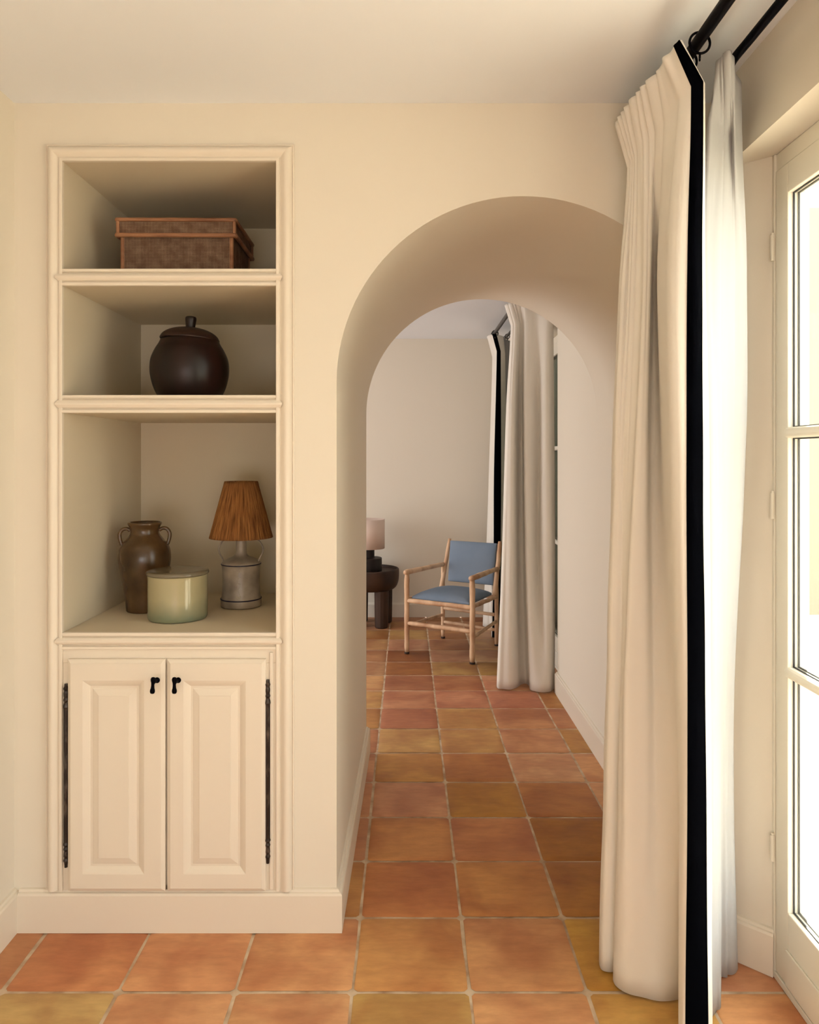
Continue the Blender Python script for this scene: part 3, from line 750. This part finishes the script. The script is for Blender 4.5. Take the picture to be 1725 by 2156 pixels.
# ------------------------------------------------------------------ curtains
def curtain(name, levels, m, label, group=None, band=None, ripple=0, nrip=18, bandmat=VELVET, thick=.0022, rip_range=(0, 1), hemwave=.0, n_s=9, flip=1, seed=0, wrinkle=.0):
    """levels from hem to top: (z or (z_first, z_last), [(image column, distance), ...]); gives one hanging cloth"""
    npt = len(levels[0][1])
    rows = []
    for z, pts in levels:
        za, zb = z if isinstance(z, tuple) else (z, z)
        q = cr([((p-CX)*d/F, d) for p, d in pts], n_s)
        rows.append([(x, y, za+(zb-za)*i/(len(q)-1)) for i, (x, y) in enumerate(q)])
    n = len(rows[0]); cols = []
    steps = [14]*(len(rows)-3)+[8, 9]
    for i in range(n):
        ctrl = [r[i] for r in rows]; col = []
        for k in range(len(ctrl)-1):
            p1 = ctrl[k]; p2 = ctrl[k+1]; p0 = ctrl[max(k-1, 0)]; p3 = ctrl[min(k+2, len(ctrl)-1)]
            # tangents scaled for uneven spacing
            dz = p2[2]-p1[2]
            def tang(a, b, c):
                if a is b or b is c: return [(c[j]-a[j])/max(c[2]-a[2], 1e-4)*dz for j in (0, 1)]
                return [(c[j]-a[j])/max(c[2]-a[2], 1e-4)*dz for j in (0, 1)]
            t1 = tang(p0, p1, p2) if k > 0 else [p2[j]-p1[j] for j in (0, 1)]
            t2 = tang(p1, p2, p3) if k < len(ctrl)-2 else [p2[j]-p1[j] for j in (0, 1)]
            if k >= len(ctrl)-2 or k == len(ctrl)-3:   # sharper break at the pinch line
                if k == len(ctrl)-2: t1 = [(p2[j]-p1[j]) for j in (0, 1)]
                if k == len(ctrl)-3: t2 = [(p2[j]-p1[j])*.6 for j in (0, 1)]
            for s in range(steps[k]):
                t = s/steps[k]; h1 = 2*t**3-3*t*t+1; h2 = t**3-2*t*t+t; h3 = -2*t**3+3*t*t; h4 = t**3-t*t
                col.append([h1*p1[0]+h2*t1[0]+h3*p2[0]+h4*t2[0], h1*p1[1]+h2*t1[1]+h3*p2[1]+h4*t2[1], p1[2]+dz*t])
        col.append(list(ctrl[-1])); cols.append(col)
    mrow = len(cols[0]); zp = rows[-2][0][2]
    grid = [[Vector(cols[i][k]) for i in range(n)] for k in range(mrow)]
    out = []
    for k in range(mrow):
        row = []
        for i in range(n):
            p = grid[k][i].copy(); a = grid[k][max(i-1, 0)]; b = grid[k][min(i+1, n-1)]
            tdir = (b-a); nrm = Vector((tdir.y, -tdir.x, 0)); nrm = nrm.normalized() if nrm.length > 1e-7 else Vector((-1, 0, 0))
            s = i/(n-1)
            if ripple and rip_range[0] <= s <= rip_range[1]:
                u = (s-rip_range[0])/(rip_range[1]-rip_range[0]); env = min(1, u*8, (1-u)*8)
                zz = p.z; top = rows[-1][i][2]; pz = rows[-2][i][2]
                if zz > pz: A = .55+.45*(zz-pz)/(top-pz)
                else: A = .55*max(0, 1-(pz-zz)/1.1)**1.3
                ph = 2*PI*nrip*u+1.4*math.sin(u*17+seed)
                sv = 2*abs(math.sin(ph/2))**.75-1
                p += nrm*flip*ripple*A*env*sv
                if zz > pz: p.z += .0015*math.sin(ph*1.0+1)*env
            if wrinkle:
                p += nrm*wrinkle*noise.noise(Vector((s*14+seed, p.z*3.5+seed, seed)))
            if k == 0: p.z += hemwave*math.sin(s*40)
            row.append(p)
        out.append(row)
    root = thing(name, label, 'curtain', (.7, grid[0][n//2].y, 0), group=group)
    O = Vector(root.location)
    bm = bmesh.new(); V = [[bm.verts.new(p-O) for p in row] for row in out]
    for k in range(mrow-1):
        for i in range(n-1):
            f = bm.faces.new((V[k][i], V[k][i+1], V[k+1][i+1], V[k+1][i])); f.smooth = True
    me = bpy.data.meshes.new('cloth'); bm.to_mesh(me); bm.free()
    o = link('cloth', me, root, m); sm = o.modifiers.new('s', 'SOLIDIFY'); sm.thickness = thick; sm.offset = 0
    if band:
        i0, i1 = int(band[0]*n_s), int(band[1]*n_s)
        bm = bmesh.new(); VV = []
        for k in range(mrow):
            r_ = []
            for i in range(i0, i1+1):
                a = out[k][max(i-1, 0)]; b = out[k][min(i+1, n-1)]; tdir = b-a; nrm = Vector((tdir.y, -tdir.x, 0)).normalized()
                r_.append(bm.verts.new(out[k][i]-O+nrm*flip*(thick/2+.0012)))
            VV.append(r_)
        for k in range(mrow-1):
            for i in range(len(VV[0])-1):
                f = bm.faces.new((VV[k][i], VV[k][i+1], VV[k+1][i+1], VV[k+1][i])); f.smooth = True
        me = bpy.data.meshes.new('trim_band'); bm.to_mesh(me); bm.free()
        b_ = link('trim_band', me, root, bandmat); b_['label'] = 'black velvet band down the leading edge'
        sm = b_.modifiers.new('s', 'SOLIDIFY'); sm.thickness = .0012; sm.offset = 0
    bm = bmesh.new(); VV = []
    for k in range(mrow-7, mrow):
        r_ = []
        for i in range(n):
            a = out[k][max(i-1, 0)]; b = out[k][min(i+1, n-1)]; tdir = b-a; nrm = Vector((tdir.y, -tdir.x, 0)).normalized()
            r_.append(bm.verts.new(out[k][i]-O-nrm*flip*(thick/2+.0006)))
        VV.append(r_)
    for k in range(len(VV)-1):
        for i in range(n-1):
            f = bm.faces.new((VV[k][i], VV[k][i+1], VV[k+1][i+1], VV[k+1][i])); f.smooth = True
    me = bpy.data.meshes.new('heading_tape'); bm.to_mesh(me); bm.free()
    h_ = link('heading_tape', me, root, m); sm = h_.modifiers.new('s', 'SOLIDIFY'); sm.thickness = .001; sm.offset = 0
    return root

# near room: cream curtain with black leading band
A = [
 (.006, [(1300,2.10),(1275,2.075),(1262,2.03),(1266,1.988),(1281,1.974),(1296,1.972),(1291,1.945),(1300,1.918),(1325,1.893),(1355,1.880),(1390,1.868),(1425,1.872),(1452,1.885),(1450,1.80),(1430,1.745),(1435,1.715),(1443,1.702),(1467,1.698),(1491,1.70),(1500,1.708)]),
 (.70, [(1310,2.10),(1290,2.08),(1276,2.04),(1280,2.00),(1292,1.988),(1308,1.985),(1307,1.965),(1312,1.945),(1320,1.922),(1360,1.920),(1380,1.935),(1410,1.89),(1427,1.845),(1429,1.80),(1431,1.75),(1439,1.717),(1449,1.703),(1467,1.698),(1485,1.703),(1497,1.712)]),
 (1.37, [(1316,2.10),(1300,2.085),(1289,2.045),(1293,2.01),(1302,2.0),(1312,2.0),(1322,1.985),(1333,1.965),(1338,1.940),(1360,1.938),(1371,1.985),(1392,1.965),(1405,1.85),(1411,1.78),(1415,1.735),(1430,1.714),(1446,1.705),(1462,1.70),(1479,1.705),(1494,1.72)]),
 (1.90, [(1322,2.10),(1312,2.085),(1305,2.055),(1311,2.03),(1320,2.025),(1327,2.01),(1338,2.00),(1351,1.985),(1355,1.955),(1368,1.95),(1374,2.01),(1384,1.985),(1388,1.89),(1402,1.80),(1408,1.74),(1425,1.714),(1448,1.705),(1463,1.70),(1478,1.71),(1485,1.73)]),
 ((2.235, 2.300), [(1328,2.10),(1324,2.085),(1323,2.07),(1330,2.05),(1333,2.035),(1338,2.02),(1343,2.00),(1350,1.98),(1357,1.955),(1370,1.93),(1385,1.895),(1395,1.86),(1410,1.82),(1428,1.785),(1432,1.752),(1445,1.73),(1457,1.712),(1466,1.707),(1479,1.705),(1484,1.72)]),
 ((2.372, 2.384), [(1298,2.105),(1296,2.09),(1299,2.07),(1304,2.05),(1311,2.03),(1318,2.00),(1325,1.97),(1334,1.94),(1344,1.915),(1354,1.885),(1366,1.855),(1378,1.825),(1388,1.80),(1397,1.775),(1395,1.750),(1411,1.730),(1421,1.704),(1427,1.693),(1432,1.684),(1437,1.688)])]
curtain('curtain', A, CURT, 'cream pleated curtain with a black velvet band, large in the near room', band=(16, 18), ripple=.0085, nrip=9, rip_range=(.08, .64), flip=1, seed=1, wrinkle=.003)
B = [
 (.006, [(1462,1.79),(1490,1.80),(1508,1.835),(1515,1.842),(1519,1.89),(1517,1.95),(1530,1.953),(1532,1.963),(1546,1.966),(1553,1.985),(1551,2.005)]),
 (.70, [(1465,1.785),(1482,1.79),(1500,1.80),(1508,1.83),(1515,1.88),(1520,1.92),(1528,1.93),(1533,1.948),(1543,1.963),(1544,1.985),(1542,2.01)]),
 (1.37, [(1465,1.775),(1482,1.78),(1499,1.785),(1507,1.81),(1515,1.85),(1525,1.875),(1535,1.90),(1548,1.915),(1561,1.935),(1568,1.955),(1566,1.98)]),
 (1.90, [(1466,1.765),(1476,1.77),(1487,1.775),(1497,1.79),(1510,1.81),(1525,1.85),(1538,1.875),(1552,1.90),(1565,1.91),(1572,1.93),(1570,1.96)]),
 ((2.26, 2.22), [(1492,1.81),(1494,1.80),(1499,1.80),(1507,1.815),(1518,1.83),(1530,1.84),(1541,1.85),(1546,1.83),(1550,1.86),(1561,1.895),(1560,1.93)]),
 ((2.370, 2.372), [(1513,1.80),(1511,1.778),(1508,1.755),(1513,1.74),(1520,1.73),(1527,1.715),(1535,1.705),(1541,1.73),(1548,1.78),(1556,1.84),(1560,1.89)])]
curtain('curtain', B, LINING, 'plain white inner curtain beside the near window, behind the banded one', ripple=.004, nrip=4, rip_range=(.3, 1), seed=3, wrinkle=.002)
# far room
Cc = [
 (.006, [(1054,4.62),(1047,4.52),(1048,4.412),(1060,4.395),(1076,4.385),(1090,4.43),(1097,4.48),(1107,4.50),(1114,4.46),(1117,4.385),(1128,4.35),(1142,4.33),(1158,4.345),(1167,4.40),(1168,4.46)]),
 (.73, [(1064,4.62),(1057,4.54),(1058,4.43),(1066,4.41),(1078,4.40),(1086,4.46),(1093,4.53),(1102,4.54),(1106,4.49),(1109,4.41),(1118,4.40),(1134,4.46),(1146,4.38),(1160,4.37),(1169,4.43)]),
 (1.74, [(1072,4.62),(1067,4.55),(1069,4.47),(1074,4.44),(1082,4.44),(1088,4.50),(1093,4.54),(1099,4.55),(1102,4.51),(1105,4.44),(1116,4.44),(1134,4.48),(1144,4.40),(1156,4.39),(1167,4.45)]),
 (2.24, [(1079,4.60),(1077,4.55),(1078,4.50),(1082,4.48),(1087,4.47),(1092,4.48),(1095,4.50),(1099,4.50),(1102,4.49),(1106,4.46),(1117,4.45),(1130,4.45),(1145,4.42),(1156,4.41),(1165,4.44)]),
 (2.372, [(1069,4.60),(1064,4.56),(1066,4.52),(1070,4.50),(1074,4.48),(1080,4.47),(1086,4.46),(1092,4.46),(1098,4.45),(1106,4.44),(1117,4.44),(1130,4.44),(1145,4.42),(1156,4.41),(1165,4.44)])]
curtain('curtain', Cc, CURT, 'full length cream curtain hanging right behind the arch, nearest the passage', ripple=.006, nrip=6, rip_range=(.05, .62), flip=1, seed=2)
D = [
 (.006, [(1019,6.14),(1017,6.06),(1025,6.0),(1033,5.98),(1036,5.84),(1035,5.72),(1037,5.665),(1044,5.655),(1053,5.66),(1062,5.70),(1076,5.8)]),
 (.6, [(1026,6.14),(1024,6.05),(1029,5.98),(1034,5.92),(1037,5.80),(1037,5.68),(1040,5.64),(1047,5.63),(1054,5.64),(1061,5.68),(1072,5.78)]),
 (1.3, [(1033,6.1),(1030,6.0),(1031,5.92),(1035,5.84),(1038,5.74),(1040,5.66),(1041,5.61),(1048,5.60),(1055,5.61),(1060,5.66),(1068,5.74)]),
 (2.24, [(1040,6.0),(1037,5.92),(1038,5.84),(1041,5.76),(1043,5.70),(1045,5.65),(1047,5.61),(1050,5.60),(1054,5.61),(1058,5.66),(1064,5.74)]),
 (2.372, [(1031,5.9),(1028,5.8),(1027,5.72),(1029,5.67),(1032,5.64),(1034,5.62),(1037,5.60),(1041,5.595),(1045,5.59),(1050,5.63),(1060,5.70)])]
curtain('curtain', D, CURT, 'cream curtain with a dark band at the far end, behind the armchair', band=(6, 8), ripple=.006, nrip=4, rip_range=(0, .55), seed=5)
E = [
 (.006, [(1052,5.74),(1057,5.80),(1063,5.78),(1070,5.84),(1077,5.86),(1086,5.95)]),
 (1.2, [(1058,5.76),(1062,5.80),(1067,5.79),(1073,5.84),(1080,5.86),(1087,5.95)]),
 (2.24, [(1064,5.80),(1066,5.82),(1070,5.82),(1074,5.85),(1080,5.88),(1087,5.95)]),
 (2.36, [(1058,5.80),(1061,5.79),(1066,5.80),(1071,5.83),(1078,5.86),(1087,5.95)])]
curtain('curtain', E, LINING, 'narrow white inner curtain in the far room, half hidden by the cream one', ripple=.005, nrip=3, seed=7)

# ------------------------------------------------------------------ armchair
CW = mat('peeled_chestnut_poles', lin(205, 158, 118), .55, .35)
add_noise_color(CW, lin(178, 130, 96), lin(232, 196, 160), 9, 5, (1, 1, .45), .3, .62); add_bump(CW, 30, .4, .002, (1, 1, .4))
KN = mat('dark_foot', lin(52, 36, 28), .8)
P_ = lambda px, py, d: Vector(((px-CX)*d/F, d, H-(py-CY)*d/F))
fl = Vector((-.002, 5.214, 0)); frt = Vector((.447, 4.949, 0))
wv = (frt-fl); back_dir = Vector((.536, .845, 0)).normalized()
ch = thing('armchair', 'rustic armchair of peeled wooden poles with blue seat and blue back cushion', 'armchair', tuple((fl+frt)/2))
O = Vector(ch.location)
bl = Vector((.281, 5.66, 0)); br = bl + wv*.872
def pole(name, a, b, r0, r1=None, seed=0, n=14, m=CW, parent=None):
    r1 = r1 or r0; bm = bmesh.new(); a = Vector(a)-O; b = Vector(b)-O
    pts = line(a, b, n)
    jit = [Vector((noise.noise(Vector((i*.4, seed, 1))), noise.noise(Vector((i*.4, seed, 5))), noise.noise(Vector((i*.4, seed, 9))))) * .0025 for i in range(n+1)]
    rs = [(r0+(r1-r0)*i/n)*(1+.10*noise.noise(Vector((i*.9, seed*2.3, 0)))) for i in range(n+1)]
    rs[0] *= .85; rs[-1] *= .85
    tube(bm, [Vector(p)+j for p, j in zip(pts, jit)], rs, 12, wob=.10, seed=seed)
    return obj(name, bm, m, parent or ch, smooth=True)
up = Vector((0, 0, 1))
for i, (q, zt, r) in enumerate(((fl, .575, .0185), (frt, .575, .0195), (bl, .56, .016), (br, .56, .016))):
    l = pole('leg', q+up*.012, q+up*zt, r*.95, r, i)
    bm = bmesh.new(); lathe(bm, [(r*.95, 0), (r*1.0, .002), (r*1.0, .013)], 16, tuple(q-O)); obj('foot', bm, KN, l)
# arms
pole('arm', fl+Vector((-.012, -.020, .588)), bl+back_dir*.03+Vector((-.004, 0, .578)), .020, .0165, 11)
pole('arm', frt+Vector((-.012, -.020, .588)), br+back_dir*.03+Vector((0, 0, .578)), .020, .0165, 12)
# seat rails
pole('seat_rail', fl+up*.385, frt+up*.385, .0165, .0165, 21); pole('seat_rail', bl+up*.365, br+up*.365, .014, .014, 22)
pole('seat_rail', fl+up*.392, bl+up*.37, .014, .014, 23); pole('seat_rail', frt+up*.392, br+up*.37, .015, .014, 24)
# stretchers
pole('stretcher', fl+up*.222, frt+up*.222, .0155, .0155, 31); pole('stretcher', bl+up*.238, br+up*.232, .0135, .0135, 32)
pole('stretcher', fl+up*.200, bl+up*.185, .0125, .0125, 33); pole('stretcher', frt+up*.180, br+up*.185, .0125, .0125, 34)
pole('stretcher', bl+up*.130, br+up*.118, .012, .012, 35)
# leaning back posts
tl = bl+back_dir*.075+up*.775+wv.normalized()*.02; trp = br+back_dir*.075+up*.775-wv.normalized()*.005
b0l = bl-back_dir*.035+wv.normalized()*.0+up*.375; b0r = br-back_dir*.035+up*.375
pole('back_post', b0l, tl, .0185, .0145, 41); pole('back_post', b0r, trp, .0185, .0165, 42)
# seat cushion: domed, trapezoid
def cushion(name, corners, nrm, th0, dome, m, n=20, round_=.06, ang=0):
    """corners a,b,c,d (front-left, front-right, back-right, back-left)"""
    a, b, c, d = [Vector(p) for p in corners]; nrm = Vector(nrm).normalized()
    bm = bmesh.new(); top = []; bot = []
    for j in range(n+1):
        rt = []; rb_ = []
        for i in range(n+1):
            u = i/n; v = j/n
            p = (a*(1-u)+b*u)*(1-v)+(d*(1-u)+c*u)*v
            e = max(abs(2*u-1)**5, abs(2*v-1)**5)
            h = (1-abs(2*u-1)**2.6)**.55*(1-abs(2*v-1)**2.6)**.55
            rt.append(bm.verts.new(p-O+nrm*(th0*.5+dome*h))); rb_.append(bm.verts.new(p-O-nrm*(th0*.5)))
        top.append(rt); bot.append(rb_)
    for j in range(n):
        for i in range(n):
            bm.faces.new((top[j][i], top[j][i+1], top[j+1][i+1], top[j+1][i])); bm.faces.new((bot[j][i], bot[j+1][i], bot[j+1][i+1], bot[j][i+1]))
    for i in range(n):
        bm.faces.new((bot[0][i], bot[0][i+1], top[0][i+1], top[0][i])); bm.faces.new((bot[n][i+1], bot[n][i], top[n][i], top[n][i+1]))
        bm.faces.new((bot[i+1][0], bot[i][0], top[i][0], top[i+1][0])); bm.faces.new((bot[i][n], bot[i+1][n], top[i+1][n], top[i][n]))
    o_ = obj(name, bm, m, ch, smooth=True); bv = o_.modifiers.new('b', 'BEVEL'); bv.width = .006; bv.segments = 3; bv.limit_method = 'ANGLE'; bv.angle_limit = .9
    return o_
wn = wv.normalized()
cushion('seat', [fl+wn*.03+back_dir*.015+up*.405, frt-wn*.03+back_dir*.015+up*.405, br-wn*.02-back_dir*.04+up*.395, bl+wn*.02-back_dir*.04+up*.395], (0, 0, 1), .020, .048, BLUE)['label'] = 'domed blue seat cushion'
# back cushion between the posts, narrower at its foot
def on(p0, p1, z): t = (z-p0.z)/(p1.z-p0.z); return p0.lerp(p1, t)
zt_, zb_ = .760, .455
pl = on(b0l, tl, zt_)+wn*.012; pr_ = on(b0r, trp, zt_)-wn*.022; ql = on(b0l, tl, zb_)+wn*.052; qr = on(b0r, trp, zb_)-wn*.018
sb_ = cushion('backrest', [ql, qr, pr_, pl], -(back_dir-up*.25), .026, .018, BLUE); sb_['label'] = 'flat blue back cushion'

# ------------------------------------------------------------------ side table, lamp and pot in the far room
DK = mat('dark_carved_wood', lin(48, 30, 20), .55, .35); add_noise_color(DK, lin(36, 22, 15), lin(72, 48, 32), 8, 5, (1, 1, .5), .3, .75)
tbc = Vector((-.305, 6.13, 0))
tb = thing('side_table', 'low dark round wooden table with thick dished top and stout legs', 'side table', tuple(tbc), .1)
bm = bmesh.new(); lathe(bm, cr([(.15, .300), (.185, .305), (.215, .330), (.232, .375), (.2365, .430), (.236, .468), (.229, .478), (.221, .476), (.2165, .460), (.20, .456), (.10, .456), (.002, .456)], 4), 64)
obj('table_top', bm, DK, tb, smooth=True)
for a in range(4):
    an = math.radians(-58+a*90)
    bm = bmesh.new(); r0 = .150
    lathe(bm, [(.052, 0), (.056, .01), (.058, .15), (.060, .31)], 14, (r0*math.cos(an), r0*math.sin(an), .0005)); obj('leg', bm, DK, tb, smooth=False, bevel=.003)
DB = mat('near_black_wood', lin(26, 16, 14), .5, .4)
WS = mat('pale_pink_linen_shade', lin(222, 200, 186), .85, .2)
ls = thing('table_lamp', 'lamp with pale drum shade and stepped dark base on the far side table', 'lamp', (-.330, 6.13, .4575))
bm = bmesh.new(); lathe(bm, [(.113, 0), (.116, .004), (.116, .106), (.112, .110), (.056, .110), (.053, .114), (.053, .195), (.048, .198)], 48); obj('lamp_base', bm, DB, ls, smooth=False, bevel=.002)
bm = bmesh.new(); r = lathe(bm, [(.140, .190), (.140, .436)], 64, cap=False)
sh = obj('lamp_shade', bm, WS, ls, smooth=True); sm = sh.modifiers.new('s', 'SOLIDIFY'); sm.thickness = .003
